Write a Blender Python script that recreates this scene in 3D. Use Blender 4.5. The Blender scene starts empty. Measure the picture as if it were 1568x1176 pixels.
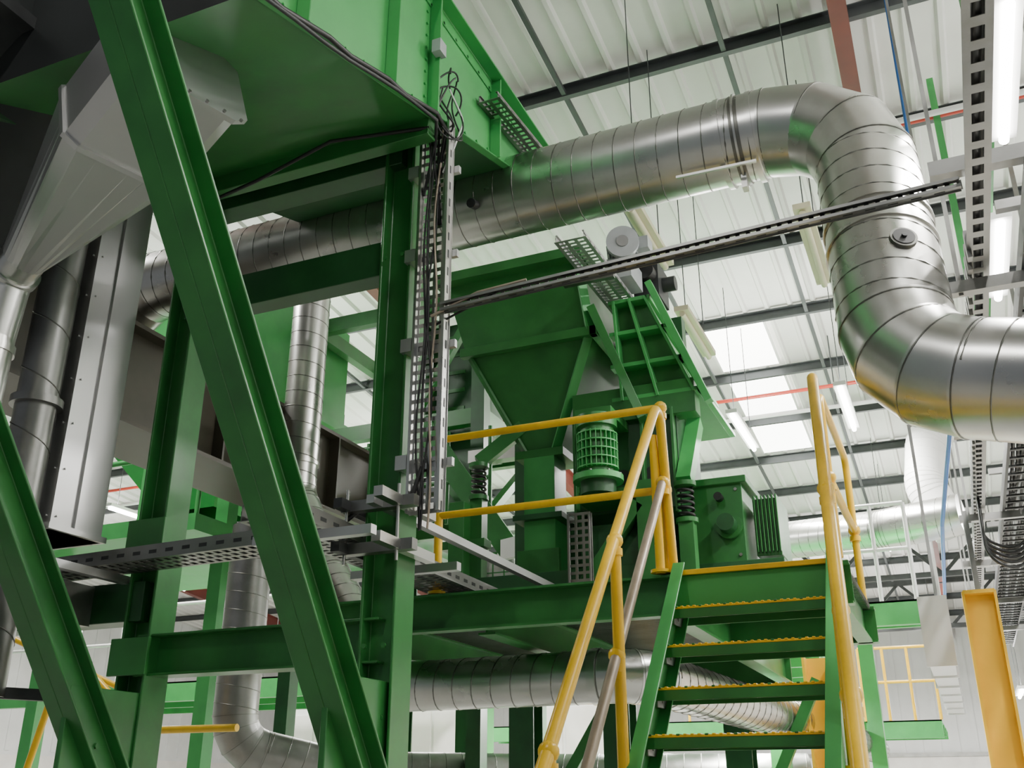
import bpy, math, random
from mathutils import Vector as V, Matrix
random.seed(7)
sc=bpy.context.scene
# ---------------------------------------------------------------- materials
def mat(name,col,rough=.5,metal=0,var=.15,scale=6,bump=.0,dirt=None,dirtamt=.5,stretch=(1,1,1),rvar=.1):
    m=bpy.data.materials.new(name);m.use_nodes=True
    n=m.node_tree.nodes;l=m.node_tree.links;b=n['Principled BSDF']
    tc=n.new('ShaderNodeTexCoord');mp=n.new('ShaderNodeMapping');mp.inputs['Scale'].default_value=stretch
    l.new(tc.outputs['Object'],mp.inputs['Vector'])
    ns=n.new('ShaderNodeTexNoise');ns.inputs['Scale'].default_value=scale;ns.inputs['Detail'].default_value=6
    l.new(mp.outputs['Vector'],ns.inputs['Vector'])
    cr=n.new('ShaderNodeValToRGB')
    c0=[max(0,c*(1-var)) for c in col];c1=[min(1,c*(1+var)) for c in col]
    cr.color_ramp.elements[0].color=(*c0,1);cr.color_ramp.elements[1].color=(*c1,1)
    cr.color_ramp.elements[0].position=.3;cr.color_ramp.elements[1].position=.7
    l.new(ns.outputs['Fac'],cr.inputs['Fac'])
    out=cr.outputs['Color']
    if dirt:
        n2=n.new('ShaderNodeTexNoise');n2.inputs['Scale'].default_value=scale*.35;n2.inputs['Detail'].default_value=8;n2.inputs['Roughness'].default_value=.7
        l.new(mp.outputs['Vector'],n2.inputs['Vector'])
        r2=n.new('ShaderNodeValToRGB');r2.color_ramp.elements[0].position=.5;r2.color_ramp.elements[1].position=.72
        r2.color_ramp.elements[1].color=(dirtamt,)*3+(1,)
        l.new(n2.outputs['Fac'],r2.inputs['Fac'])
        mx=n.new('ShaderNodeMixRGB');mx.inputs['Color2'].default_value=(*dirt,1)
        l.new(r2.outputs['Color'],mx.inputs['Fac']);l.new(out,mx.inputs['Color1']);out=mx.outputs['Color']
    l.new(out,b.inputs['Base Color'])
    mr=n.new('ShaderNodeMapRange');mr.inputs['To Min'].default_value=max(.05,rough-rvar);mr.inputs['To Max'].default_value=min(1,rough+rvar)
    l.new(ns.outputs['Fac'],mr.inputs['Value']);l.new(mr.outputs['Result'],b.inputs['Roughness'])
    b.inputs['Metallic'].default_value=metal
    if bump:
        bp=n.new('ShaderNodeBump');bp.inputs['Strength'].default_value=bump;bp.inputs['Distance'].default_value=.01
        l.new(ns.outputs['Fac'],bp.inputs['Height']);l.new(bp.outputs['Normal'],b.inputs['Normal'])
    return m
def emis(name,col,s):
    m=bpy.data.materials.new(name);m.use_nodes=True
    b=m.node_tree.nodes['Principled BSDF'];b.inputs['Base Color'].default_value=(*col,1)
    b.inputs['Emission Color'].default_value=(*col,1);b.inputs['Emission Strength'].default_value=s
    return m
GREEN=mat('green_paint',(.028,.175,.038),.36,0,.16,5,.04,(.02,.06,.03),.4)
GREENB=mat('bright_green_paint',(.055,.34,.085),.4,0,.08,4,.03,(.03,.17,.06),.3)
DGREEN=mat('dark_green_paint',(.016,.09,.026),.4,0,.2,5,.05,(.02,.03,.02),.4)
OLIVE=mat('dark_brown_beam_paint',(.06,.052,.036),.45,0,.2,4,.05)
GALV=mat('galvanised_steel',(.58,.58,.56),.29,1,.08,3,.02,(.40,.37,.30),.5,rvar=.07)
GALVS=mat('galvanised_sheet_panel',(.55,.55,.55),.36,.9,.06,1.5,.02,(.43,.42,.39),.3,rvar=.06)
GALVD=mat('dull_galvanised_steel',(.28,.28,.27),.4,1,.12,6,.02,(.16,.15,.12),.4)
DUCTP=mat('light_grey_duct_paint',(.55,.56,.56),.4,.2,.06,2)
SEAM=mat('duct_seam',(.18,.18,.165),.4,1,.1,20)
YEL=mat('yellow_paint',(.86,.52,.012),.32,0,.05,10,.04,(.35,.2,.04),.35)
YELC=mat('yellow_column_paint',(.85,.49,.02),.5,0,.06,5)
TAN=mat('worn_grey_tube',(.38,.31,.24),.4,.3,.15,14)
BLK=mat('black_cable',(.012,.012,.012),.45,0,.3,20)
DARK=mat('dark_steel',(.035,.037,.038),.5,.3,.3,8)
VES=mat('dark_vessel_sheet',(.05,.055,.055),.4,.6,.15,3)
PURL=mat('purlin_steel',(.075,.082,.085),.5,.4,.15,4)
ROOF=mat('roof_sheet_white',(.68,.68,.65),.55,0,.04,2,.01,(.54,.53,.49),.3)
WALL=mat('wall_cladding',(.68,.69,.68),.6,0,.06,1.5,.02,(.5,.5,.48),.3)
BRICK=mat('white_painted_block',(.72,.70,.66),.8,0,.08,3,.2)
FLOORM=mat('concrete_floor',(.46,.45,.43),.6,0,.15,2,.1,(.3,.3,.29),.4)
RED=mat('red_oxide_paint',(.13,.024,.016),.5,0,.15,4)
REDP=mat('red_pipe_paint',(.5,.05,.03),.4,0,.1,4)
BLUE=mat('blue_pipe',(.03,.16,.5),.4,0,.1,4)
WHITE=mat('white_pvc',(.75,.75,.73),.4,0,.04,5)
CREAM=mat('cream_batten',(.62,.58,.40),.5,0,.06,5)
MOTG=mat('grey_motor_paint',(.36,.38,.39),.4,.1,.1,9)
LAMP=emis('lamp_tube',(1,.99,.96),36)
SKYL=emis('daylight_panel',(1,.99,.94),9)
# ---------------------------------------------------------------- mesh builder
def frame(d,up=V((0,0,1))):
    d=V(d).normalized();up=V(up)
    if abs(d.dot(up.normalized()))>.98: up=V((0,1,0)) if abs(d.y)<.9 else V((1,0,0))
    x=d.cross(up).normalized();y=x.cross(d).normalized()
    return x,y,d
def fillet(pts,r,n=5):
    pts=[V(p) for p in pts];out=[pts[0]]
    for i in range(1,len(pts)-1):
        p=pts[i];a=(pts[i-1]-p);b=(pts[i+1]-p);la,lb=a.length,b.length;a.normalize();b.normalize()
        rad=r[i-1] if isinstance(r,(list,tuple)) else r
        ang=a.angle(b)
        t=min(rad/math.tan(ang/2),la*.49,lb*.49);rr=t*math.tan(ang/2)
        c=p+(a+b).normalized()*(rr/math.sin(ang/2))
        s=p+a*t-c;e=p+b*t-c;tot=s.angle(e);ax=s.cross(e).normalized()
        for k in range(n+1):
            out.append(c+Matrix.Rotation(tot*k/n,3,ax)@s)
    out.append(pts[-1]);return out
class O:
    def __init__(s,name): s.name=name;s.v=[];s.f=[];s.mi=[];s.sm=[];s.mats=[]
    def add(s,vs,fs,m,smooth=False):
        if m not in s.mats:s.mats.append(m)
        k=len(s.v);i=s.mats.index(m)
        s.v+=[tuple(v) for v in vs]
        for f in fs:
            s.f.append([q+k for q in f]);s.mi.append(i);s.sm.append(smooth)
    def box(s,c,d,m,R=None):
        c=V(c);vs=[]
        for z in(-.5,.5):
            for y in(-.5,.5):
                for x in(-.5,.5):
                    o=V((x*d[0],y*d[1],z*d[2]))
                    if R:o=R@o
                    vs.append(c+o)
        s.add(vs,[(0,2,3,1),(4,5,7,6),(0,1,5,4),(2,6,7,3),(0,4,6,2),(1,3,7,5)],m)
    def bb(s,a,b,m): 
        a=V(a);b=V(b);d=b-a;s.box((a+b)/2,(abs(d.x),abs(d.y),abs(d.z)),m)
    def prof(s,poly,p0,p1,m,up=(0,0,1)):
        p0=V(p0);p1=V(p1);x,y,d=frame(p1-p0,up);n=len(poly)
        vs=[p0+x*a+y*b for a,b in poly]+[p1+x*a+y*b for a,b in poly]
        fs=[(i,(i+1)%n,n+(i+1)%n,n+i) for i in range(n)]+[tuple(range(n))[::-1],tuple(range(n,2*n))]
        s.add(vs,fs,m)
    def I(s,p0,p1,w,h,m,t=.012,up=(0,0,1)):
        a=w/2;b=h/2;q=t*.5
        s.prof([(-a,-b),(a,-b),(a,-b+t),(q,-b+t),(q,b-t),(a,b-t),(a,b),(-a,b),(-a,b-t),(-q,b-t),(-q,-b+t),(-a,-b+t)],p0,p1,m,up)
    def C(s,p0,p1,w,h,m,t=.01,up=(0,0,1),flip=1):
        b=h/2;P=[(0,-b),(w,-b),(w,-b+t),(t,-b+t),(t,b-t),(w,b-t),(w,b),(0,b)]
        s.prof([(x*flip,y) for x,y in P],p0,p1,m,up)
    def L(s,p0,p1,w,h,m,t=.008,up=(0,0,1),fx=1,fy=1):
        s.prof([(x*fx,y*fy) for x,y in [(0,0),(w,0),(w,t),(t,t),(t,h),(0,h)]],p0,p1,m,up)
    def bar(s,p0,p1,w,h,m,up=(0,0,1)):
        a=w/2;b=h/2;s.prof([(-a,-b),(a,-b),(a,b),(-a,b)],p0,p1,m,up)
    def tube(s,pts,r,m,n=16,sharp=False,cap=True,r1=None):
        pts=[V(p) for p in pts];N=len(pts)
        ds=[(pts[i+1]-pts[i]).normalized() for i in range(N-1)]
        x,y,_=frame(ds[0])
        segs=[]
        for i in range(N-1):
            d=ds[i]
            if i>0:
                q=ds[i-1].rotation_difference(d);x=q@x;y=q@y
            def ring(P,bn,rad):
                out=[]
                for k in range(n):
                    a=2*math.pi*k/n;o=(x*math.cos(a)+y*math.sin(a))*rad
                    out.append(P+o-d*(o.dot(bn)/max(.2,d.dot(bn))))
                return out
            ra=r if r1 is None else r+(r1-r)*i/(N-1);rb=r if r1 is None else r+(r1-r)*(i+1)/(N-1)
            b0=d if i==0 else (ds[i-1]+d).normalized();b1=d if i==N-2 else (d+ds[i+1]).normalized()
            segs.append((ring(pts[i],b0,ra),ring(pts[i+1],b1,rb)))
        if sharp:
            for a,b in segs:
                s.add(a+b,[(k,(k+1)%n,n+(k+1)%n,n+k) for k in range(n)],m,True)
        else:
            vs=list(segs[0][0]);fs=[]
            for i,(a,b) in enumerate(segs):
                vs+=b
                fs+=[(i*n+k,i*n+(k+1)%n,(i+1)*n+(k+1)%n,(i+1)*n+k) for k in range(n)]
            s.add(vs,fs,m,True)
        if cap:
            s.add(segs[0][0],[tuple(range(n))[::-1]],m);s.add(segs[-1][1],[tuple(range(n))],m)
    def cyl(s,p0,p1,r,m,n=24,r1=None): s.tube([p0,p1],r,m,n,r1=r1)
    def ring(s,p,d,r,w,m,n=32):
        d=V(d).normalized();s.cyl(V(p)-d*w/2,V(p)+d*w/2,r,m,n)
    def helix(s,p0,p1,r,pitch,m,rr=.0045):
        p0=V(p0);p1=V(p1);L=(p1-p0).length;x,y,d=frame(p1-p0);N=int(L/pitch*20)
        if N<3:return
        pts=[p0+d*(L*i/N)+(x*math.cos(2*math.pi*i/20)+y*math.sin(2*math.pi*i/20))*r for i in range(N+1)]
        s.tube(pts,rr,m,4,cap=False)
    def ball(s,c,r,m,n=12,sc=(1,1,1)):
        c=V(c);vs=[];fs=[]
        for i in range(n//2+1):
            t=math.pi*i/(n//2)
            for k in range(n):
                p=2*math.pi*k/n;vs.append(c+V((math.sin(t)*math.cos(p)*sc[0],math.sin(t)*math.sin(p)*sc[1],math.cos(t)*sc[2]))*r)
        for i in range(n//2):
            for k in range(n):
                fs.append((i*n+k,(i+1)*n+k,(i+1)*n+(k+1)%n,i*n+(k+1)%n))
        s.add(vs,fs,m,True)
    def loft(s,A,B,m,smooth=False):
        n=len(A);s.add(list(A)+list(B),[(k,(k+1)%n,n+(k+1)%n,n+k) for k in range(n)],m,smooth)
    def extr(s,poly,vec,m):
        n=len(poly);P=[V(p) for p in poly];vec=V(vec)
        s.add(P+[p+vec for p in P],[(k,(k+1)%n,n+(k+1)%n,n+k) for k in range(n)]+[tuple(range(n))[::-1],tuple(range(n,2*n))],m)
    def tray(s,p0,p1,w,h,m,up=(0,0,1),pitch=.04,cols=3,t=.003):
        p0=V(p0);p1=V(p1);x,y,d=frame(p1-p0,up);L=(p1-p0).length
        for sg in(-1,1):
            s.bar(p0+x*sg*w/2+y*h/2,p1+x*sg*w/2+y*h/2,t,h,m,up)
            s.bar(p0+x*sg*(w/2-.006)+y*h,p1+x*sg*(w/2-.006)+y*h,.014,t,m,up)
        for c in range(cols+1):
            o=x*(-w/2+w*c/cols);s.bar(p0+o,p1+o,w/cols*.38,t,m,up)
        N=int(L/pitch)
        for i in range(N+1):
            c=p0+d*(i*pitch);s.bar(c,c+d*pitch*.42,w,t*.98,m,up)
        for i in range(0,N,2):
            for sg in(-1,1):
                c=p0+d*(i*pitch)+x*sg*(w/2+.001)+y*h*.5;s.bar(c,c+d*pitch*.9,t,h*.25,DARK,up)
    def ladder(s,p0,p1,w,h,m,pitch=.25,up=(0,0,1)):
        p0=V(p0);p1=V(p1);x,y,d=frame(p1-p0,up);L=(p1-p0).length
        for sg in(-1,1): s.C(p0+x*sg*w/2,p1+x*sg*w/2,.02,h,m,.004,up,-sg)
        for i in range(int(L/pitch)):
            c=p0+d*((i+.5)*pitch)-y*h*.25;s.bar(c-x*w/2,c+x*w/2,.035,.015,m,up)
    def bolt(s,c,d,r=.012,m=None):
        d=V(d).normalized();s.tube([V(c),V(c)+d*.01],r,m or GALVD,6)
    def done(s,bevel=0):
        me=bpy.data.meshes.new(s.name);me.from_pydata(s.v,[],s.f)
        for m in s.mats:me.materials.append(m)
        me.polygons.foreach_set('material_index',s.mi);me.polygons.foreach_set('use_smooth',s.sm);me.update()
        o=bpy.data.objects.new(s.name,me);sc.collection.objects.link(o)
        if bevel:
            b=o.modifiers.new('bevel','BEVEL');b.width=bevel;b.segments=1;b.limit_method='ANGLE'
        return o
# ---------------------------------------------------------------- room shell
RZ=lambda y:9-.1*y
X0,X1,Y0,Y1=-22,5,-4,30
r=O('ceiling')
prof=[];x=X0
while x<X1:
    prof+=[(x,0),(x+.20,0),(x+.222,-.04),(x+.262,-.04),(x+.284,0)];x+=.30
vs=[(a,Y0,RZ(Y0)+b) for a,b in prof]+[(a,Y1,RZ(Y1)+b) for a,b in prof];n=len(prof)
r.add(vs,[(i,i+1,n+i+1,n+i) for i in range(n-1)],ROOF)
r.add([(X0,Y0,RZ(Y0)+.1),(X1,Y0,RZ(Y0)+.1),(X1,Y1,RZ(Y1)+.1),(X0,Y1,RZ(Y1)+.1)],[(0,1,2,3)],ROOF)
r.done()
ks=[7.69+1.63*k for k in range(-6,14)]
r=O('roof_purlins')
for y in ks: r.C((X0,y,RZ(y)-.12),(X1,y,RZ(y)-.12),.06,.15,PURL,.012)
for xx in (-2.75,-1.15,-8,-11,-14): r.bar((xx,Y0,RZ(Y0)-.17),(xx,Y1,RZ(Y1)-.17),.045,.045,PURL)
r.done()
r=O('roof_rafters')
for xx in(-.1,-6.1,-12.1,-18.1): r.I((xx,Y0,RZ(Y0)-.38),(xx,Y1,RZ(Y1)-.38),.15,.32,RED,.015)
r.done()
for i,(a,b) in enumerate([(12.70,14.1),(14.33,15.73),(15.96,17.3)]):
    w=O('window_%d'%(i+1));x0,x1=-2.62,-1.76
    w.add([(x0,a,RZ(a)-.045),(x1,a,RZ(a)-.045),(x1,b,RZ(b)-.045),(x0,b,RZ(b)-.045)],[(3,2,1,0)],SKYL)
    for q in(x0,x1): w.bar((q,a,RZ(a)-.05),(q,b,RZ(b)-.05),.03,.03,WHITE)
    w.done()
f=O('floor');f.bb((X0,Y0,-.1),(X1,Y1,0),FLOORM);f.done()
w=O('wall_back')
w.bb((X0,Y1,0),(X1,Y1+.2,RZ(Y1)+.1),WALL)
for k in range(60): w.bb((X0+k*.45,Y1-.03,2.6),(X0+k*.45+.12,Y1,RZ(Y1)),WALL)
w.bb((X0,Y1-.08,0),(X1,Y1,2.5),BRICK);w.bb((X0,Y1-.12,2.5),(X1,Y1,2.6),GALVD);w.done()
w=O('wall_left');w.bb((X0-.2,Y0,0),(X0,Y1,RZ(Y0)),WALL)
for k in range(70): w.bb((X0,Y0+k*.48,2.6),(X0+.03,Y0+k*.48+.14,RZ(Y0)-1 if k<3 else RZ(Y0+k*.48)-.05),WALL)
w.bb((X0,Y0,0),(X0+.06,Y1,2.5),BRICK);w.done()
w=O('wall_right');w.bb((X1,Y0,0),(X1+.2,Y1,RZ(Y0)),WALL);w.done()
t=O('roof_truss')
for yy in(20.5,24.5):
    zt=RZ(yy)-.5;zb_=zt-1.0
    t.bar((-12,yy,zt),(4,yy,zt),.1,.1,DARK);t.bar((-12,yy,zb_),(4,yy,zb_),.1,.1,DARK)
    for k in range(16):
        t.bar((-12+k,yy,zt if k%2 else zb_),(-11+k,yy,zb_ if k%2 else zt),.06,.06,DARK)
t.done()
# ---------------------------------------------------------------- lights
def lamp(x,y0,y1,z,on=True,e=110,col=(1,.98,.94),up=.22,drop=True):
    e*=1.25
    f=O('batten_or_fill_light')
    f.bb((x-.07,y0,z),(x+.07,y1,z+.05),CREAM if not on else WHITE)
    f.cyl((x,y0+.03,z-.025),(x,y1-.03,z-.025),.028,LAMP if on else CREAM,10)
    if drop:
        for y in(y0+.2,y1-.2): f.tube([(x,y,z+.05),(x,y,RZ(y)-.05)],.005,PURL,6)
    fo=f.done()
    if on:
        for nm,zz,rx,ee in(('tube_down',z-.07,0,e),('tube_up',z+.08,math.pi,e*up)):
            if ee<=0: continue
            l=bpy.data.lights.new(nm,'AREA');l.shape='RECTANGLE';l.size=.15;l.size_y=y1-y0;l.energy=ee;l.color=col
            o=bpy.data.objects.new(nm,l);o.location=(x,(y0+y1)/2,zz);o.rotation_euler=(rx,0,0);sc.collection.objects.link(o);o.parent=fo
lamp(-.77,11.2,12.8,5.94,e=220);lamp(-2.1,11.6,13.1,5.94,e=220)
lamp(-1.85,6.6,7.7,5.94,False);lamp(-.6,7.2,8.6,5.94,False);lamp(-1.95,8.6,9.8,5.94,False)
lamp(2.0,5.2,6.8,6.6,e=250,up=.3);lamp(1.6,.5,2.0,7.2,e=90,up=.3);lamp(3.4,2.5,4,7,e=110,up=.3);lamp(3.2,9.5,11,6.3,e=260,up=.3);lamp(-1.6,-1.6,-.1,7.3,e=80)  # fill lamps out of view, added to light duct, roof and near steel
lamp(-.8,17,18.6,5.6,e=220);lamp(-4.8,15,16.6,5.8,e=280,up=.25);lamp(-8.5,9,10.6,6.2,e=380,up=.25);lamp(-8.5,14,15.6,6.0,e=320);lamp(-12.5,12,13.6,6.0,e=320)
lamp(-12.5,18,19.6,5.8,e=320);lamp(-5,21,22.6,5.5,e=320);lamp(-17,14,15.6,6,e=320);lamp(-2.3,22,23.6,5.5,e=280);lamp(-6.6,4.5,6,6.7,e=110,up=.25)
lamp(-1.7,8.7,10.1,2.62,e=170,drop=False,up=0);lamp(-3.0,9.4,10.8,2.62,e=170,drop=False,up=0);lamp(-2.2,11.6,13,2.62,e=150,drop=False,up=0)
lamp(-6.5,11.5,13,3.6,e=150);lamp(.9,19,20.5,3.2,e=220);lamp(-.4,24,25.5,4.6,e=280);lamp(2.2,15,16.6,5.6,e=280)  # those at the right are fill lamps added to brighten the far walls
for xx,yy,zz in((-11,11,4.6),(-12,15,4.4),(-15,18,4.6),(-9.5,17,4.0)): lamp(xx,yy,yy+1.4,zz,e=90)
wd=bpy.data.worlds.new('W');sc.world=wd;wd.use_nodes=True
wd.node_tree.nodes['Background'].inputs['Color'].default_value=(.9,.95,1,1);wd.node_tree.nodes['Background'].inputs['Strength'].default_value=.22
# ---------------------------------------------------------------- stair
XL,XR=-1.235,-.435
s=O('steel_staircase')
for xx,fl in((XL,1),(XR,-1)):
    s.C((xx,2.49,0),(xx,4.93,2.60),.06,.2,GREENB,.01,(0,-1,1),fl)
    s.bb((xx-.05,2.35,0),(xx+.05,2.6,.015),GREEN)
s.bb((XL,4.87,2.45),(XR,4.93,2.62),GREENB)
s.bb((XL,4.84,2.60),(XR,4.95,2.625),YEL)
for k in range(1,13):
    z=2.61-.2*k;y=4.89-.184*k
    s.bb((XL+.02,y-.02,z-.006),(XR-.02,y+.22,z),DGREEN)
    s.bb((XL+.02,y-.025,z-.045),(XR-.02,y-.018,z),GREEN)
    s.bb((XL+.02,y+.215,z-.045),(XR-.02,y+.222,z),GREEN)
    s.bb((XL+.015,y-.028,z-.002),(XR-.015,y+.03,z+.008),YEL)
    for q in range(26):
        xx=XL+.04+q*.029;s.bb((xx,y-.03,z+.004),(xx+.014,y+.2,z+.012),YEL if q%4 else GREEN)
    for xx in(XL+.03,XR-.03): 
        s.bb((xx-.006,y-.02,z-.07),(xx+.006,y+.2,z),GALVD)
        s.bolt((xx,y+.05,z-.04),(1 if xx<-.8 else -1,0,0),.01)
s.done(.002)
def rail(name,paths,posts,balls,tan=None):
    o=O(name)
    for p,r,m in paths:o.tube(p,r,m,16)
    for a,b in posts:
        o.tube([a,b],.024,YEL,14);o.ring(V(b)+V((0,0,.01)),(0,0,1),.05,.015,YEL,16)
    for b in balls:o.ball(b,.036,YEL,14);o.ring(V(b)+V((0,0,-.05)),(0,0,1),.031,.03,YEL,16)
    o.done();return o
zr=lambda y:1.67+1.09*(y-3.12)
ytop=4.86
rail('stair_handrail',[
  (fillet([(-1.25,2.35,zr(2.35)-.35),(-1.25,2.35,zr(2.35)),(-1.25,ytop-.04,zr(ytop-.04)+.02),(-1.25,ytop+.07,2.6)],.07,8),.025,YEL),
  ([(-1.26,2.45,zr(2.45)-.47),(-1.26,4.88,zr(4.88)-.46)],.022,TAN)],
  [((-1.25,y,zr(y)),(-1.25,y,zr(y)-1.05)) for y in(2.5,3.17,3.96)]+[((-1.3,ytop+.0,3.35),(-1.3,ytop+.0,2.62))],
  [(-1.25,y,zr(y)) for y in(3.17,3.96)]+[(-1.26,y,zr(y)-.47) for y in(3.17,3.96,4.85)])
xr=lambda y:-.296-.094*(y-3.12)
rail('stair_handrail',[
  (fillet([(xr(2.35),2.35,zr(2.35)-.35),(xr(2.35),2.35,zr(2.35)),(xr(4.75),4.75,zr(4.75)+.12),(xr(4.8)-.0,4.86,2.65)],.07,8),.026,YEL),
  ([(xr(2.45),2.45,zr(2.45)-.47),(xr(4.8),4.8,zr(4.8)-.46)],.022,YEL)],
  [((xr(y),y,zr(y)),(xr(y)-.02,y,zr(y)-1.05)) for y in(2.5,3.29,4.09)],
  [(xr(y),y,zr(y)+.02) for y in(3.29,4.09)]+[(xr(y),y,zr(y)-.47) for y in(3.29,4.09)])
rail('platform_guardrail',[
  ([(-1.27,4.93,3.53),(-2.6,4.93,3.53)],.021,YEL),([(-1.27,4.93,3.07),(-2.6,4.93,3.07)],.021,YEL)],
  [((-1.27,4.93,3.53),(-1.27,4.93,2.62)),((-2.6,4.93,3.53),(-2.6,4.93,2.62))],[(-1.27,4.93,3.07),(-1.27,4.93,3.53)])
rail('platform_guardrail',[
  (fillet([(-.45,4.98,2.65),(-.45,4.98,3.5),(-.45,6.15,3.5),(-.45,6.15,2.62)],.08,6),.021,YEL),([(-.45,5.0,3.05),(-.45,6.15,3.05)],.021,YEL)],
  [],[(-.45,4.98,3.05),(-.45,6.15,3.05)])
# platform
p=O('mezzanine_platform')
PX=-3.3
p.C((PX,4.93,2.51),(-.40,4.93,2.51),.08,.2,GREEN,.012)
p.I((PX,8.2,2.49),(-1.2,8.2,2.49),.12,.22,GREEN);p.I((-1.25,6.2,2.5),(-.40,6.2,2.5),.1,.2,GREEN)
for xx in(-3.25,-2.3,-1.25): p.I((xx,4.95,2.49),(xx,8.2,2.49),.1,.2,GREEN)
p.I((-.47,4.95,2.5),(-.47,6.2,2.5),.08,.2,GREEN)
for i in range(82): 
    y=4.96+i*.04;p.bb((PX,y,2.585),(-.42 if y<6.2 else -1.2,y+.006,2.615),GALVD)
for i in range(29): 
    xx=PX+i*.1;p.bb((xx,4.95,2.60),(xx+.008,8.2 if xx<-1.2 else 6.2,2.612),GALVD)
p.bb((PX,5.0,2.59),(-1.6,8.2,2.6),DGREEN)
for xx,yy in((-3.1,7.4),(-2.35,7.4),(-1.62,8.1)): p.I((xx,yy,0),(xx,yy,2.4),.2,.2,DGREEN,.014,(0,1,0));p.bb((xx-.16,yy-.16,0),(xx+.16,yy+.16,.02),DGREEN)
p.bar((-3.1,7.4,1.2),(-2.35,7.4,2.35),.08,.08,GREEN);p.bar((-1.62,8.1,1.2),(-1.0,8.1,2.4),.08,.08,GREEN)
p.done()
c=O('yellow_steel_column');c.I((-1.03,8.65,0),(-1.03,8.65,2.62),.32,.25,YELC,.02,(1,0,0));c.bb((-1.25,8.4,0),(-.8,8.87,.03),YELC);c.done()
c=O('yellow_steel_column');c.I((.24,9.15,0),(.24,9.15,3.14),.24,.26,YELC,.02,(1,0,0));c.bb((.02,8.95,0),(.46,9.35,.03),YELC);c.bb((.22,9.15,3.14),(.26,9.19,3.84),GALVD);c.bb((.12,9.03,3.12),(.36,9.27,3.15),YELC);c.done()
# ---------------------------------------------------------------- main green frame
g=O('green_support_frame')
CA=(-2.34,3.96);CB=(-3.72,3.96)
for cx,cy,zt in((CA[0],CA[1],4.92),(CB[0],CB[1],4.9)):
    g.I((cx,cy,0),(cx,cy,zt),.17,.18,GREEN,.014,(1,0,0))
    g.bb((cx-.17,cy-.17,0),(cx+.17,cy+.17,.03),GREEN);g.bb((cx-.12,cy-.12,zt),(cx+.12,cy+.12,zt+.02),GREEN)
for xx in(-2.3,-3.66):
    a=V((xx,1.68,4.48));b=V((xx,3.75,1.645))
    g.C(a,b,.085,.17,GREEN,.014,(0,1,.73),1);g.C(a,b,.085,.17,GREEN,.014,(0,1,.73),-1)
    g.bb((xx-.015,3.45,1.42),(xx+.015,3.95,2.05),GREEN)
    for q in range(6): g.bolt((xx+.015,3.55+.1*(q%3),1.6+.2*(q//3)),(1,0,0),.014,GREEN)
    if xx<-3: g.I((xx,3.86,1.50),(xx,.9,1.50),.12,.16,DGREEN)
g.I((CA[0],3.96,2.23),(CB[0],3.96,2.23),.14,.2,GREEN,.012)
g.bar((CA[0]-.1,3.96,4.18),(CB[0],3.96,4.18),.12,.2,DGREEN)
g.bar((CA[0],3.96,4.82),(CB[0],3.96,4.82),.14,.16,DGREEN)
g.bar((CB[0],3.96,2.5),(CB[0]-2.6,3.96,2.5),.14,.2,DGREEN)
for z in (2.75,2.15): g.bb((CB[0]-.12,3.84,z-.02),(CB[0]+.12,3.86,z+.16),GREEN)
for z in(1,1.9,2.2,4.15): 
    for q in(-.05,.05): g.bolt((CA[0]+q,3.865,z),(0,-1,0),.012,GREEN)
g.done(.003)
zb=lambda y:3.735+.3*y
h=O('inclined_screen_housing')
x0,x1,ys=-3.62,-2.1,2.3
prof=[(ys,zb(ys)),(4.72,zb(4.72)),(5.27,5.66),(ys,5.66)]
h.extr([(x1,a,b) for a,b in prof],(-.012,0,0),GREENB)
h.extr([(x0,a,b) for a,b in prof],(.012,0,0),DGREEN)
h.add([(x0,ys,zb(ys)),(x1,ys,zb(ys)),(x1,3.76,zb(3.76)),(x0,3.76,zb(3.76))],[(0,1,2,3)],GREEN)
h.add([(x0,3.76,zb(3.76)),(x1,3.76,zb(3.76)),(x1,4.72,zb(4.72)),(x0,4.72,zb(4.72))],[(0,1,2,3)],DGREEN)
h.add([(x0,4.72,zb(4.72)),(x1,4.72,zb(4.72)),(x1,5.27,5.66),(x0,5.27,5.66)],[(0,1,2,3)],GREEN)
h.add([(x0,ys,5.6),(x1,ys,5.6),(x1,5.2,5.6),(x0,5.2,5.6)],[(0,1,2,3)],GREEN)
h.add([(x0,ys,zb(ys)),(x1,ys,zb(ys)),(x1,ys,5.6),(x0,ys,5.6)],[(3,2,1,0)],VES)
h.L((x1,ys,5.66),(x1,5.3,5.66),.09,.09,GREENB,.01,fx=1,fy=-1)
h.L((x1,ys,zb(ys)),(x1,4.72,zb(4.72)),.05,.05,GREENB,.008)
for yy in(2.6,3.3,3.72,4.5): h.bb((x1,yy-.006,zb(yy)),(x1+.07,yy+.006,5.65),GREENB)
for k in range(16):
    yy=2.36+.15*k;h.bolt((x1,yy,zb(yy)+.06),(1,0,0),.011,GREENB);h.bolt((x1,yy,5.58),(1,0,0),.011,GREENB)
for k in range(8):
    for q in(-.04,.04): h.bolt((x1,3.72+q,4.95+.08*k),(1,0,0),.008,GREENB)
h.bar((x0,3.78,zb(3.78)-.05),(x1,3.78,zb(3.78)-.05),.08,.12,GREEN)
h.bar((x0,2.3,zb(2.3)-.03),(x0,3.76,zb(3.76)-.03),.06,.06,DGREEN)
h.done(.003)
cb=O('cable_bundle')
cb.tube([(-2.03,2.1+.16*i,zb(2.1+.16*i)-.02+.012*math.sin(i*2.1)) for i in range(11)]+[(-2.05,3.85,4.83),(-2.12,3.9,4.6),(-2.1,3.9,4.3)],.012,BLK,8)
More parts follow.
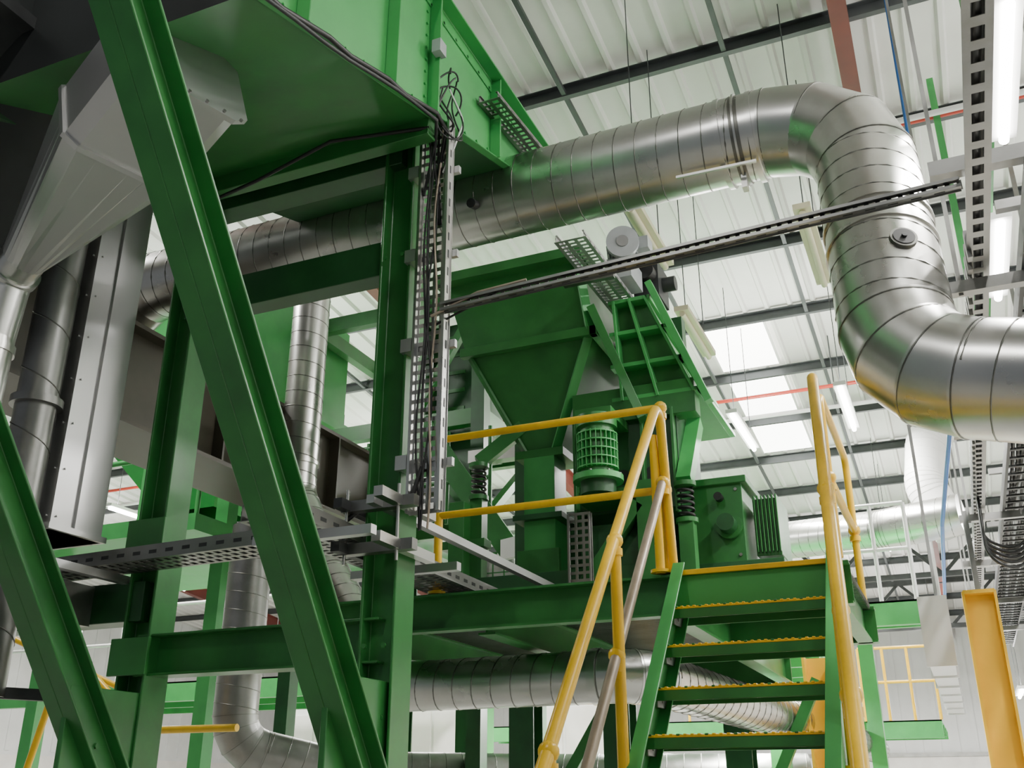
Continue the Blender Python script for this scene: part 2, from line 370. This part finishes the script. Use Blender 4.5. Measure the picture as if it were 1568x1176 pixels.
cb.tube([(-2.03,2.1+.2*i,zb(2.1+.2*i)-.045+.01*math.sin(i*1.3)) for i in range(9)]+[(-2.12,3.86,4.78),(-2.2,3.9,4.5)],.009,DARK,8)
cb.tube([(-2.1,3.75,4.80),(-2.6,3.6,4.76),(-3.1,3.65,4.68),(-3.5,3.7,4.66)],.01,BLK,8)
for k in range(4):
    rr=.085+.014*k;cz=4.98+.03*math.sin(k*2);cy=3.84+.02*math.cos(k*3)
    cb.tube([V((-2.04+.04*math.sin(q*.3+k)+.008*k,cy+math.cos(q*2*math.pi/40+k)*rr*(.8+.1*math.sin(q*.5+k)),cz+math.sin(q*2*math.pi/40+k)*rr*1.7)) for q in range(38)],.005,BLK,6)
cb.tube(fillet([(-2.04,3.85,5.1),(-2.0,3.95,4.95),(-2.03,3.9,4.75),(-2.08,3.88,4.6)],.08,4),.005,WHITE,6)
cb.box((-2.03,3.7,5.25),(.05,.07,.08),MOTG)
cb.done()
t=O('vertical_cable_tray')
t.tray((-2.12,3.9,2.78),(-2.12,3.9,4.9),.17,.05,GALV,up=(0,-1,0),pitch=.05,cols=4)
for z in(3.0,3.6,4.1,4.6): t.bb((-2.26,3.905,z),(-2.0,3.93,z+.04),GALVS);t.bb((-2.27,3.85,z-.01),(-2.21,3.94,z+.06),GALVS)
for k in range(4):
    pts=[];ph=random.random()*6
    for i in range(24):
        z=2.7+i*.095;pts.append((-2.16+.02*k+.016*math.sin(i*.6+ph),3.87-.012*math.sin(i*.5+ph*2),z))
    t.tube(pts,.006,BLK if k!=3 else TAN,6)
t.done()
t=O('perforated_cable_tray')
t.tray((-4.9,3.76,2.62),(-2.6,3.76,2.66),.2,.07,GALVD,pitch=.05)
for xx in(-4.6,-3.85): t.bar((xx,3.4,2.61),(xx,4.0,2.61),.04,.04,GALVS)
t.box((-4.15,3.74,2.48),(.3,.2,.2),GALVD)
for k in range(4): t.tube([(-4.9,3.7+.04*k,2.66),(-3.5,3.69+.045*k,2.68),(-2.6,3.7+.03*k,2.70)],.012,BLK,6)
t.done()
t=O('perforated_cable_tray')
t.tray((-2.55,3.3,2.66),(-2.55,6.1,2.64),.26,.07,GALVD,pitch=.05,cols=4)
t.bar((-2.30,3.70,2.82),(-2.22,6.1,2.77),.04,.04,GALVS)
for yy in(3.50,4.3,5.2,6.0): t.bar((-2.75,yy,2.62),(-2.15,yy,2.62),.045,.04,GALVS)
for k in range(4): t.tube([(-2.63+.05*k,3.3,2.70),(-2.61+.04*k,5,2.69),(-2.62+.05*k,6.1,2.68)],.012,BLK if k%2 else DARK,6)
t.tube(fillet([(-2.55,3.8,2.72),(-2.4,3.85,2.85),(-2.2,3.86,2.8),(-2.14,3.88,3.0)],.08,4),.012,BLK,6)
t.done()
t=O('column_bracket')
for z in(2.62,2.82): t.bar((-2.5,3.8,z),(-2.12,3.8,z),.05,.05,GALVD);t.bar((-2.2,3.6,z),(-2.2,4.1,z),.045,.045,GALV);t.bar((-2.47,3.7,z),(-2.47,4.1,z),.045,.045,DARK)
for xx in(-2.47,-2.2): t.cyl((xx,3.78,2.55),(xx,3.78,2.9),.008,GALV,8)
t.done()
t=O('suspended_cable_tray')
t.tray((-2.05,3.86,3.79),(.30,3.86,3.88),.045,.03,GALVD,up=(0,-1,0),pitch=.045,cols=1)
t.tube([(-2.1,3.88,3.72),(-1.7,3.86,3.84),(-1.2,3.85,3.84),(.27,3.85,3.90)],.006,BLK,6)
t.tube([(-2.1,3.84,3.75),(-1.85,3.84,3.83),(-1.6,3.85,3.85)],.007,TAN,6)
t.done()
# ---------------------------------------------------------------- ducts
def duct(name,pts,r,fr,m=GALV,n=4,pitch=.15,rings=True,seam=SEAM,segs=40):
    o=O(name);pts=[V(p) for p in pts]
    P=fillet(pts,fr,n) if len(pts)>2 else pts
    o.tube(P,r,m,segs,sharp=True)
    for i in range(len(P)-1):
        L=(P[i+1]-P[i]).length;d=(P[i+1]-P[i]).normalized()
        if L>pitch*2.2: o.helix(P[i]+d*.02,P[i+1]-d*.02,r,pitch,seam)
        if i>0 and rings:
            b=((P[i]-P[i-1]).normalized()+d).normalized()
            o.ring(P[i],b,r+.004,.012,m,segs);o.ring(P[i]+b*.009,b,r+.0035,.004,seam,segs)
    return o,P
A_,B_=V((-.06,4.87,5.07)),V((-.02,4.26,3.25))
o,P=duct('spiral_ventilation_duct',[(-5.6,5.0,4.2),(-5.35,5.02,5.12),A_,B_,(1.6,3.8,2.72)],.25,[.4,.5,.42],n=3,pitch=.13)
for k in(-.78,-.60): o.ring((k,4.89,5.07),(1,-.03,0),.262,.03,GALV,40)
o.ring((-.69,4.89,5.07),(1,0,0),.256,.05,SEAM,40);o.ring((-.69,4.89,5.07),(1,0,0),.268,.012,GALV,40)
o.box((-.69,4.87,4.78),(.03,.06,.1),GALV)
for k in (.52,.6): o.ring(A_.lerp(B_,k),B_-A_,.259,.02,GALV,40)
c=V((.055,4.24,3.88));d=V((.35,-.89,.3)).normalized()
o.cyl(c-d*.06,c+d*.03,.06,SEAM,24);o.cyl(c+d*.025,c+d*.034,.048,BLK,24);o.cyl(c+d*.03,c+d*.045,.012,DARK,12)
o.bar((-1.05,4.75,4.83),(-.6,4.75,4.82),.015,.015,GALV)
o.cyl((-2.3,4.72,4.95),(-2.3,4.66,4.93),.03,DARK,12)
o.done()
o,P=duct('spiral_ventilation_duct',[(-4.53,6.2,6.0),(-4.53,6.2,3.75),(-4.15,6.15,3.1),(-3.3,5.7,2.22),(-1.65,5.6,2.22),(-1.1,10,2.1),(-1.1,14,2.1)],.15,.25,m=GALV,n=4,pitch=.13);o.ring((-1.9,5.61,2.22),(1,0,0),.16,.05,GALV);o.ring((-4.53,6.2,4.0),(0,0,1),.16,.03,GALV);o.done()
o,P=duct('spiral_ventilation_duct',[(-5.45,6.9,3.75),(-5.45,6.9,1.95),(-4.8,7.6,1.75),(-3.6,8.8,1.75),(-1.35,9.6,1.75)],.18,.3,m=GALVD,n=4);o.done()
o,P=duct('spiral_ventilation_duct',[(-2.3,13.6,4.75),(-.6,12.6,4.55),(.3,12.4,4.6)],.24,.3,m=GALV);o.done()
o,P=duct('white_ventilation_duct',[(.2,12.9,4.5),(-.05,12.9,5.1),(.05,13.1,5.8),(.8,13.3,6.3)],.24,.35,m=WHITE,seam=WHITE);o.done()
# left machinery
o=O('dust_extraction_duct')
C0=V((-3.62,2.76,3.86));n=24
E=V((-2.5,2.42,4.32));dr=(E-C0).normalized()
x_,y_,_=frame(dr)
def rect(c,hw,hh,k):
    out=[]
    for i in range(k):
        a=2*math.pi*(i+.5)/k;cx,cy=math.cos(a),math.sin(a);m_=max(abs(cx),abs(cy));out.append(c+x_*hw*cx/m_+y_*hh*cy/m_)
    return out
c0=[C0+x_*math.cos(2*math.pi*(i+.5)/n)*.1+y_*math.sin(2*math.pi*(i+.5)/n)*.1 for i in range(n)]
R1=rect(C0+dr*.8,.25,.19,n);R2=rect(E,.25,.19,n)
o.loft(c0,R1,GALVS,False);o.loft(R1,R2,GALVS,False);o.add(R2,[tuple(range(n))],GALVS)
for cc,e in((C0+dr*.8,.012),(E,.03)):
    a=rect(cc-dr*.012,.25+e,.19+e,n);b=rect(cc+dr*.012,.25+e,.19+e,n);o.loft(a,b,GALVS);o.add(a,[tuple(range(n))[::-1]],GALVS);o.add(b,[tuple(range(n))],GALVS)
for k in range(7): o.bolt(E+x_*(-.24+.08*k)-y_*.205+dr*.012,dr,.008)
el=fillet([C0+dr*.02,C0-dr*.14,(-3.78,2.80,3.5),(-3.8,2.80,1.2)],.14,4)
o.tube(el,.1,GALV,28,sharp=True);o.helix((-3.8,2.8,3.35),(-3.8,2.8,1.3),.1,.13,SEAM,.003)
o.ring(C0-dr*.1,dr,.118,.04,GALV);o.ring((-3.79,2.8,3.45),(0,0,1),.115,.04,GALV);o.box((-3.7,2.68,3.45),(.05,.05,.05),GALVD)
o.done()
o,P=duct('dust_pipe',[(-4.02,3.3,4.4),(-4.02,3.3,2.0)],.1,.1,m=GALVD,pitch=.3);o.ring((-4.02,3.3,3.4),(0,0,1),.125,.04,GALVD);o.ring((-4.02,3.3,2.8),(0,0,1),.12,.03,GALVD);o.bar((-4.02,3.3,2.02),(-3.72,3.9,2.02),.05,.05,DARK);o.done()
o=O('rectangular_duct')
o.bb((-4.25,3.42,2.78),(-3.92,3.75,4.85),GALVS)
for z in(2.78,4.8): o.bb((-4.27,3.40,z),(-3.90,3.77,z+.03),GALVS)
o.bb((-3.92,3.56,2.78),(-3.905,3.575,4.8),GALVS);o.bb((-4.1,3.405,2.78),(-4.085,3.42,4.8),GALVS)
for k in range(9): z=2.85+.24*k;o.bolt((-3.92,3.45,z),(1,0,0),.005,GALVS);o.bolt((-3.95,3.42,z),(0,-1,0),.005,GALVS)
o.done()
o=O('dust_collector_housing')
T=[V(q) for q in((-5.6,1.9,4.7),(-3.3,1.9,4.7),(-3.3,3.3,4.7),(-5.6,3.3,4.7))]
o.bb((-5.6,1.9,4.7),(-3.3,3.3,6.6),VES)
Bm=[V(q) for q in((-4.9,2.4,3.9),(-4.2,2.4,3.9),(-4.2,2.9,3.9),(-4.9,2.9,3.9))]
o.loft(T,Bm,VES);o.add(Bm,[(3,2,1,0)],VES)
for z in(4.7,5.3,5.9,6.5): o.bb((-5.65,1.86,z-.03),(-3.26,3.34,z+.03),DARK)
for xx in(-5,-4.4,-3.8): o.bb((xx,1.86,4.7),(xx+.04,1.9,6.6),DARK)
o.done()
o=O('box_girder');o.bb((-5.2,3.0,3.85),(-4.8,9,4.5),OLIVE);o.bb((-5.3,3.0,3.82),(-4.7,9,3.85),OLIVE);o.bb((-5.3,3.0,4.5),(-4.7,9,4.53),OLIVE)
for yy in(4,5.5,7): o.bb((-4.8,yy,3.85),(-4.7,yy+.02,4.5),OLIVE)
o.I((-5,8.7,0),(-5,8.7,3.82),.25,.25,DGREEN,.015,(0,1,0))
o.done()
# ---------------------------------------------------------------- feeder machine
m=O('vibratory_feed_hopper')
def q4(x0,x1,y0,y1,z): return [V((x0,y0,z)),V((x1,y0,z)),V((x1,y1,z)),V((x0,y1,z))]
a=q4(-3.3,-2.16,6.25,7.5,5.36);b=q4(-3.12,-2.1,6.3,7.4,4.72);c_=q4(-2.74,-2.48,6.55,6.85,3.95)
m.loft(a,b,GREEN);m.loft(b,c_,GREEN)
m.bb((-3.36,6.15,5.32),(-2.12,7.6,5.40),GREEN)
m.bb((-3.15,6.24,4.69),(-2.05,6.3,4.76),GREEN);m.bb((-2.1,6.24,4.69),(-2.04,7.45,4.76),GREENB)
m.bar((-2.12,6.29,4.72),(-2.49,6.54,3.95),.07,.02,GREENB,(1,-1,0));m.bar((-3.1,6.29,4.72),(-2.73,6.54,3.95),.05,.02,GREEN,(1,1,0))
m.bar((-2.1,6.27,4.74),(-2.17,6.2,5.36),.07,.02,GREENB,(1,-1,0))
m.bb((-2.8,6.5,3.9),(-2.42,6.88,3.96),GREEN)
m.bb((-2.73,6.5,2.62),(-2.49,6.74,3.9),GREENB);m.bb((-2.8,6.45,3.42),(-2.42,6.8,3.46),DGREEN);m.bb((-2.77,6.46,3.0),(-2.45,6.5,3.2),GREEN)
for xx in(-3.15,-1.75): m.bar((xx,6.3,2.62),(xx,6.3,3.55),.12,.12,GREEN);m.bar((xx,7.5,2.62),(xx,7.5,5.3),.12,.12,DGREEN)
m.bar((-3.15,6.35,2.95),(-1.75,6.35,2.95),.1,.1,DGREEN);m.bar((-3.15,7.5,3.6),(-1.1,7.5,3.6),.1,.14,DGREEN)
m.bar((-2.3,6.28,2.75),(-1.8,6.28,3.4),.08,.08,GREEN)
e=q4(-1.98,-1.72,6.5,7.5,5.0);f_=q4(-1.93,-1.38,6.5,7.5,4.2)
m.loft(e,f_,GREEN);m.add(f_,[(3,2,1,0)],GREEN);m.add(e,[(0,1,2,3)],GREEN)
for k in range(4):
    u=k/3;m.bb((-2.0,6.40,4.98-.78*u),(-1.70+.34*u,6.5,5.01-.78*u),GREENB);m.bb((-1.72+.34*u,6.4,4.98-.78*u),(-1.68+.34*u,7.5,5.01-.78*u),GREENB)
for k in range(3): m.bar((-1.96+.12*k,6.44,5.0),(-1.92+.26*k,6.44,4.2),.02,.1,GREENB,(0,1,0))
m.bar((-2.08,6.25,4.9),(-1.75,6.3,4.0),.12,.06,GREEN);m.bar((-1.68,6.4,5.1),(-1.3,6.4,4.1),.08,.05,GREENB)
m.bb((-2.3,6.4,4.05),(-1.4,6.55,4.3),GREEN)
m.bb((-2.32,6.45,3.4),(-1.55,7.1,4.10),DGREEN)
for xx in(-2.3,-1.8,-1.58): m.bb((xx,6.38,3.35),(xx+.02,6.46,4.10),GREEN)
for k in range(3): m.cyl((-2.15+.2*k,6.44,3.65),(-2.15+.2*k,6.46,3.65),.05,BLK,16)
mc=V((-2.03,6.12,3.74))
m.cyl(mc-V((0,0,.17)),mc+V((0,0,.17)),.115,GREEN,24)
for k in range(24):
    an=2*math.pi*k/24;dx=V((math.cos(an),math.sin(an),0));m.bar(mc+dx*.125-V((0,0,.13)),mc+dx*.125+V((0,0,.13)),.006,.03,GREENB,dx)
for k in range(5): m.ring(mc+V((0,0,-.12+.06*k)),(0,0,1),.142,.008,GREENB,24)
m.cyl(mc+V((0,0,.17)),mc+V((0,0,.25)),.14,GREEN,24);m.cyl(mc-V((0,0,.21)),mc-V((0,0,.17)),.17,GREENB,24);m.cyl(mc-V((0,0,.3)),mc-V((0,0,.21)),.12,DGREEN,24)
for k in range(8):
    an=2*math.pi*k/8;m.bolt(mc+V((math.cos(an)*.155,math.sin(an)*.155,-.17)),(0,0,1),.01)
m.bb((-2.16,6.05,3.98),(-1.9,6.45,4.04),GREEN);m.bb((-2.2,6.2,3.42),(-1.85,6.45,3.5),GREEN)
for sx,sy,sz in((-1.5,6.35,3.28),(-3.05,6.4,3.62),(-1.5,7.2,3.28)):
    m.helix((sx,sy,sz),(sx,sy,sz+.22),.05,.04,BLK,.011);m.cyl((sx,sy,sz-.03),(sx,sy,sz),.075,GREEN,16);m.cyl((sx,sy,sz+.22),(sx,sy,sz+.25),.075,GREEN,16)
m.bar((-1.5,6.35,2.62),(-1.5,6.35,3.26),.1,.1,GREEN);m.bar((-3.05,6.4,2.62),(-3.05,6.4,3.6),.1,.1,GREEN)
m.bar((-3.05,6.4,3.88),(-2.7,6.55,4.2),.1,.1,GREEN);m.bar((-1.5,6.35,3.53),(-1.5,6.8,4.1),.1,.1,GREENB)
m.bar((-3.3,6.35,3.25),(-2.95,6.35,3.25),.12,.06,GREEN)
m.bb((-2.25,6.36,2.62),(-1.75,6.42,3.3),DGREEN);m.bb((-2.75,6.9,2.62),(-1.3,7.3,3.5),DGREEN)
m.tray((-2.2,6.2,2.64),(-2.2,6.2,3.35),.16,.02,GALVD,up=(0,-1,0),pitch=.05,cols=3)
m.done(.003)
m=O('gearbox_motor')
m.bb((-1.62,6.75,3.05),(-1.2,7.3,3.62),GREEN);m.bb((-1.66,6.72,3.6),(-1.16,7.34,3.65),GREEN);m.bb((-1.15,6.85,3.1),(-.98,7.3,3.5),GREEN)
for k in range(7): m.bb((-1.14+.025*k,6.82,3.12),(-1.13+.025*k,7.3,3.52),GREEN)
m.cyl((-1.3,6.74,3.3),(-1.3,6.60,3.3),.06,DGREEN,20);m.ring((-1.3,6.73,3.3),(0,1,0),.09,.03,GREEN,20);m.cyl((-1.35,6.72,3.5),(-1.35,6.66,3.5),.03,BLK,12)
for q in((-1.58,3.1),(-1.24,3.1),(-1.58,3.56),(-1.24,3.56)): m.bolt((q[0],6.75,q[1]),(0,-1,0),.012)
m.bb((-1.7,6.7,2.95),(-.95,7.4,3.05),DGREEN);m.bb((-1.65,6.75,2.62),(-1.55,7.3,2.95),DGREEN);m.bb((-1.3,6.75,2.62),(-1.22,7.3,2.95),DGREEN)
m.done(.004)
m=O('electric_motor')
c=V((-1.82,6.25,5.40));d=V((.25,-.92,-.12)).normalized()
m.cyl(c,c-d*.36,.11,MOTG,28);m.ring(c,d,.122,.05,MOTG,28);m.cyl(c+d*.02,c+d*.035,.045,GALVD,16)
for k in range(24):
    an=2*math.pi*k/24;x_,y_,_=frame(d);q=x_*math.cos(an)+y_*math.sin(an);m.bar(c-d*.06+q*.115,c-d*.33+q*.115,.006,.022,MOTG,q)
m.bb((-1.98,6.3,5.14),(-1.78,6.6,5.31),MOTG);m.box((-1.7,6.4,5.42),(.1,.13,.1),MOTG)
m.bb((-1.88,6.7,5.15),(-1.68,7.0,5.45),DARK);m.cyl((-1.76,6.7,5.33),(-1.76,6.6,5.33),.07,BLK,16);m.cyl((-1.8,6.85,5.45),(-1.8,6.85,5.57),.05,DARK,16);m.cyl((-1.68,6.85,5.3),(-1.58,6.85,5.3),.06,DARK,12)
m.done()
t=O('perforated_cable_tray');t.tray((-1.95,5.45,5.02),(-1.95,7.4,5.08),.2,.05,GALVS,pitch=.05,cols=3)
for yy in(6.0,7.2): t.bar((-2.2,yy,5.0),(-1.82,yy,5.0),.04,.04,GALVD)
t.done()
t=O('perforated_cable_tray');t.tray((-2.02,4.3,5.35),(-2.02,5.2,5.45),.12,.04,GALVD,pitch=.05,cols=2);t.done()
# ---------------------------------------------------------------- mid-ground green structures
s=O('green_access_tower')
for xx in(-5.9,-4.7,-3.9):
    for yy in(8.2,9.6): s.bar((xx,yy,0),(xx,yy,6.4),.14,.14,DGREEN)
for z in(3.9,5.0,6.3):
    for yy in(8.2,9.6): s.bar((-5.9,yy,z),(-3.9,yy,z),.1,.16,GREEN)
    for xx in(-5.9,-4.7,-3.9): s.bar((xx,8.2,z),(xx,9.6,z),.1,.16,GREEN)
for a_,b_ in(((-5.9,8.2,3.9),(-4.7,8.2,5.0)),((-4.7,8.2,5),(-3.9,8.2,3.9)),((-4.7,8.2,5),(-3.9,8.2,6.3)),((-3.9,8.2,3.9),(-3.9,9.6,5))): s.bar(a_,b_,.08,.08,GREEN)
s.bb((-5.0,8.5,4.9),(-4.2,9.4,6.2),DGREEN);s.bb((-4.5,8.45,4.0),(-4.1,8.5,6.1),DGREEN)
for k in range(6): s.bb((-5.0,8.44,5.0+.2*k),(-4.2,8.5,5.04+.2*k),GREEN)
for z in(4.3,4.75): s.tube([(-5.9,8.0,z),(-3.7,8.0,z)],.022,GREEN,10)
for k in range(6): s.tube([(-5.9+.44*k,8.0,3.9),(-5.9+.44*k,8.0,4.8)],.02,GREEN,10)
for k in range(9): s.cyl((-4.62,8.0,4.2+.22*k),(-4.5,8.0,4.2+.22*k),.045,DARK,12)
s.bar((-4.4,7.9,4.9),(-3.5,8.0,3.6),.06,.2,GREEN);s.bb((-3.85,8.1,3.0),(-3.5,8.12,3.6),GALV)
s.bar((-3.6,8.0,3.6),(-2.9,7.7,3.6),.05,.18,WHITE);s.bar((-3.9,8.0,4.5),(-3.0,8.0,4.5),.12,.12,GALV)
for k in range(8): s.bb((-3.9+.11*k,8.02,3.05),(-3.89+.11*k,8.03,3.55),GREEN)
for k in range(5): s.bb((-3.9,8.02,3.05+.12*k),(-3.1,8.03,3.06+.12*k),GREEN)
s.done()
s=O('green_storage_hopper')
a=q4(-8.2,-6.0,7.2,9,6.6);b=q4(-8.2,-6.0,7.2,9,5.4);c_=q4(-7.4,-6.7,7.8,8.4,4.3)
s.loft(a,b,GREENB);s.loft(b,c_,GREENB);s.bb((-8.3,7.1,5.35),(-5.95,9.1,5.45),GREENB)
for xx in(-8.1,-6.1): s.bar((xx,7.3,0),(xx,7.3,5.4),.14,.14,GREENB)
for z in(4.5,4.9): s.tube([(-8,6.8,z),(-6.0,6.8,z),(-6.0,8,z)],.025,GREENB,10)
for k in range(4): s.tube([(-8+.66*k,6.8,3.9),(-8+.66*k,6.8,4.9)],.022,GREENB,10)
s.bb((-8.2,6.75,3.75),(-5.98,9,3.9),GREENB)
s.done()
# ---------------------------------------------------------------- right cable trays
o=O('overhead_cable_ladder')
o.tray((.37,1.2,3.90),(.37,19,3.90),.07,.09,GALVD,pitch=.12,cols=1)
o.ladder((.72,1.2,3.92),(.72,19,3.92),.34,.1,DARK,.22)
o.ladder((1.02,1.2,4.3),(1.02,19,4.3),.3,.09,DARK,.25)
for k in range(12): 
    xx=.58+.026*k
    o.tube([(xx+.012*math.sin(i*1.7+k),1.2+i*1.0,3.935+.012*math.cos(i+k)) for i in range(18)],.015,BLK if k%4 else MOTG,6)
o.tube([(.37+.008*math.sin(i*1.9),1.2+i,3.93) for i in range(18)],.02,BLK,6)
for yy in(2.6,4.75,7,9.45,11.5,14,16.5): 
    o.bar((.2,yy,3.84),(1.3,yy,3.84),.06,.06,GALVD);o.bar((.5,yy,4.24),(1.3,yy,4.24),.05,.05,GALVD)
    o.bar((1.2,yy,3.8),(1.2,yy,RZ(yy)-.2),.04,.04,GALVD)
    if yy>4: o.bar((.28,yy,3.8),(.28,yy,RZ(yy)-.2),.02,.02,GALVD)
o.bar((.2,4.0,4.05),(1.3,4.0,4.05),.06,.07,GALVD);o.bar((.5,3.2,4.4),(1.3,3.2,4.4),.06,.06,GALVD)
for k in range(100): o.box((.33,4.5+.13*k,3.93),(.02,.05,.14),GALVD)
for k in range(5):
    o.tube(fillet([(.36,9.0,3.9),(.34,9.0-.05*k,3.55-.05*k),(.6,8.95,3.40-.04*k),(.85,9.0,3.9)],.15,5),.013,BLK,6)
o.done()
o=O('green_runway_beam');o.I((.60,0,5.25),(.60,9,5.25),.12,.2,GREENB,.014)
for yy in(1.5,5,8.8): o.bar((.60,yy,5.35),(.60,yy,RZ(yy)-.1),.06,.06,GREENB)
o.done()
lamp(.68,4.2,5.4,5.02,e=30,up=0,drop=False);lamp(.68,6.3,7.5,5.02,e=20,up=0,drop=False)
o=O('rectangular_duct');o.bb((-.25,10.2,2.7),(-.03,17,3.3),DUCTP)
for k in range(7):o.bb((-.27,10.2+k*1.1,2.68),(-.01,10.24+k*1.1,3.32),DUCTP)
for yy in (10.5,14,16.5): o.bar((-.1,yy,3.3),(-.1,yy,RZ(yy)-.2),.03,.03,GALVD)
o.done()
o=O('blue_air_pipe');o.tube(fillet([(.3,7.6,8.1),(.26,7.4,5.0),(.2,7.3,4.0),(.05,9,3.7),(-.1,16,3.7)],.1,4),.017,BLUE,8);o.tube([(-.5,13.9,4.6),(-3.8,14,5.1)],.02,BLUE,8);o.done()
o=O('sprinkler_pipe');o.tube([(-18,13.7,6.6),(4,13.7,6.6)],.03,WHITE,8);o.tube([(-18,13.4,6.8),(4,13.4,6.8)],.028,REDP,8)
o.tube([(-.5,8.6,7.5),(4,8.6,7.5)],.03,WHITE,8);o.tube([(-.5,8.8,7.6),(4,8.8,7.6)],.03,REDP,8)
for k in range(10): o.tube([(-17+2*k,13.5,6.6),(-17+2*k,13.5,7.6)],.008,PURL,6)
o.done()
# ---------------------------------------------------------------- background
s=O('distant_mezzanine')
for x0,x1,y,z,dp in((-1.0,-.3,11.4,3.5,1.5),(-9,-1.5,17,2.7,3),(-1.4,-.35,16.5,2.6,3),(-14,-7,11,3.0,3),(-4.5,-1.3,8.9,2.95,5)):
    small=x1-x0<1.3
    s.bb((x0,y,z-.25),(x1,y+.12,z),GREENB);s.bb((x0,y,z-.02),(x1,y+dp,z),GREENB)
    for q in range(int(dp)): s.bb((x0,y+1+q,z-.14),(x1,y+1.08+q,z),GREENB)
    xx=x0
    while xx<=x1+.01:
        s.tube([(xx,y,z),(xx,y,z+1.05)],.022,YEL if y>12 else WHITE,8);xx+=.35 if small else .8
    for q in(.55,1.05): s.tube([(x0,y,z+q),(x1,y,z+q)],.022,YEL if y>12 else WHITE,8)
    for xx in((x0+.1,) if small else (x0+.2,(x0+x1)/2,x1-.2)): s.bar((xx,y+.3,0),(xx,y+.3,z-.02),.15,.15,YELC if y>12 else GREENB)
s.done()
s=O('storage_boxes')
for k,(xx,yy,zz,w_) in enumerate(((.3,20,0,1.3),(.5,20.3,1.25,1.0),(1.8,21,0,1.2),(-1.2,21,0,1.2))):
    s.bb((xx,yy,zz),(xx+w_,yy+1,zz+1.2),BRICK)
    s.bb((xx-.02,yy-.02,zz+1.14),(xx+w_+.02,yy+1.02,zz+1.2),MOTG);s.bb((xx+w_*.4,yy-.015,zz+.3),(xx+w_*.6,yy,zz+.9),TAN)
s.done()
s=O('yellow_post')
for xx,yy in((-3.3,11.2),(-3.75,11.0),(-5.9,9.95),(-7.7,10.5)): s.bar((xx,yy,0),(xx,yy,1.9),.22,.22,YELC);s.bb((xx-.18,yy-.18,0),(xx+.18,yy+.18,.03),YELC)
s.bar((-3.3,11.2,1.85),(-4.4,11.2,1.2),.1,.1,YELC);s.bar((-6.6,9.95,2.0),(-5.9,9.95,1.0),.1,.1,YELC)
s.done()
rail('yellow_guardrail',[(fillet([(-6.4,5.6,1.0),(-6.0,5.6,2.6),(-5.2,5.6,2.0),(-4.4,5.6,2.0)],.1,5),.025,YEL),([(-7.2,5.2,3.0),(-5.6,5.8,2.3)],.022,YEL)],[((-5.9,5.6,2.3),(-5.9,5.6,0)),((-5.2,5.6,2.0),(-5.2,5.6,0))],[(-5.9,5.6,2.3)])
s=O('white_control_cabinet')
for xx,yy in((-8.4,14.6),(-6.2,14.6),(-10.6,14.6)):
    s.bb((xx,yy,0),(xx+1.4,yy+.6,2.9),WHITE)
    for q in(0,.7): s.bb((xx+.03+q,yy-.02,.1),(xx+.67+q,yy,2.8),BRICK);s.bb((xx+.6+q,yy-.04,1.4),(xx+.63+q,yy-.02,1.6),DARK)
s.done()
# ---------------------------------------------------------------- camera
cam=bpy.data.cameras.new('camera');cam.lens=35;cam.sensor_width=36
co=bpy.data.objects.new('camera',cam);co.location=(0,0,1.6);co.rotation_euler=(math.radians(90+22.37),0,math.radians(23.5))
sc.collection.objects.link(co);sc.camera=co
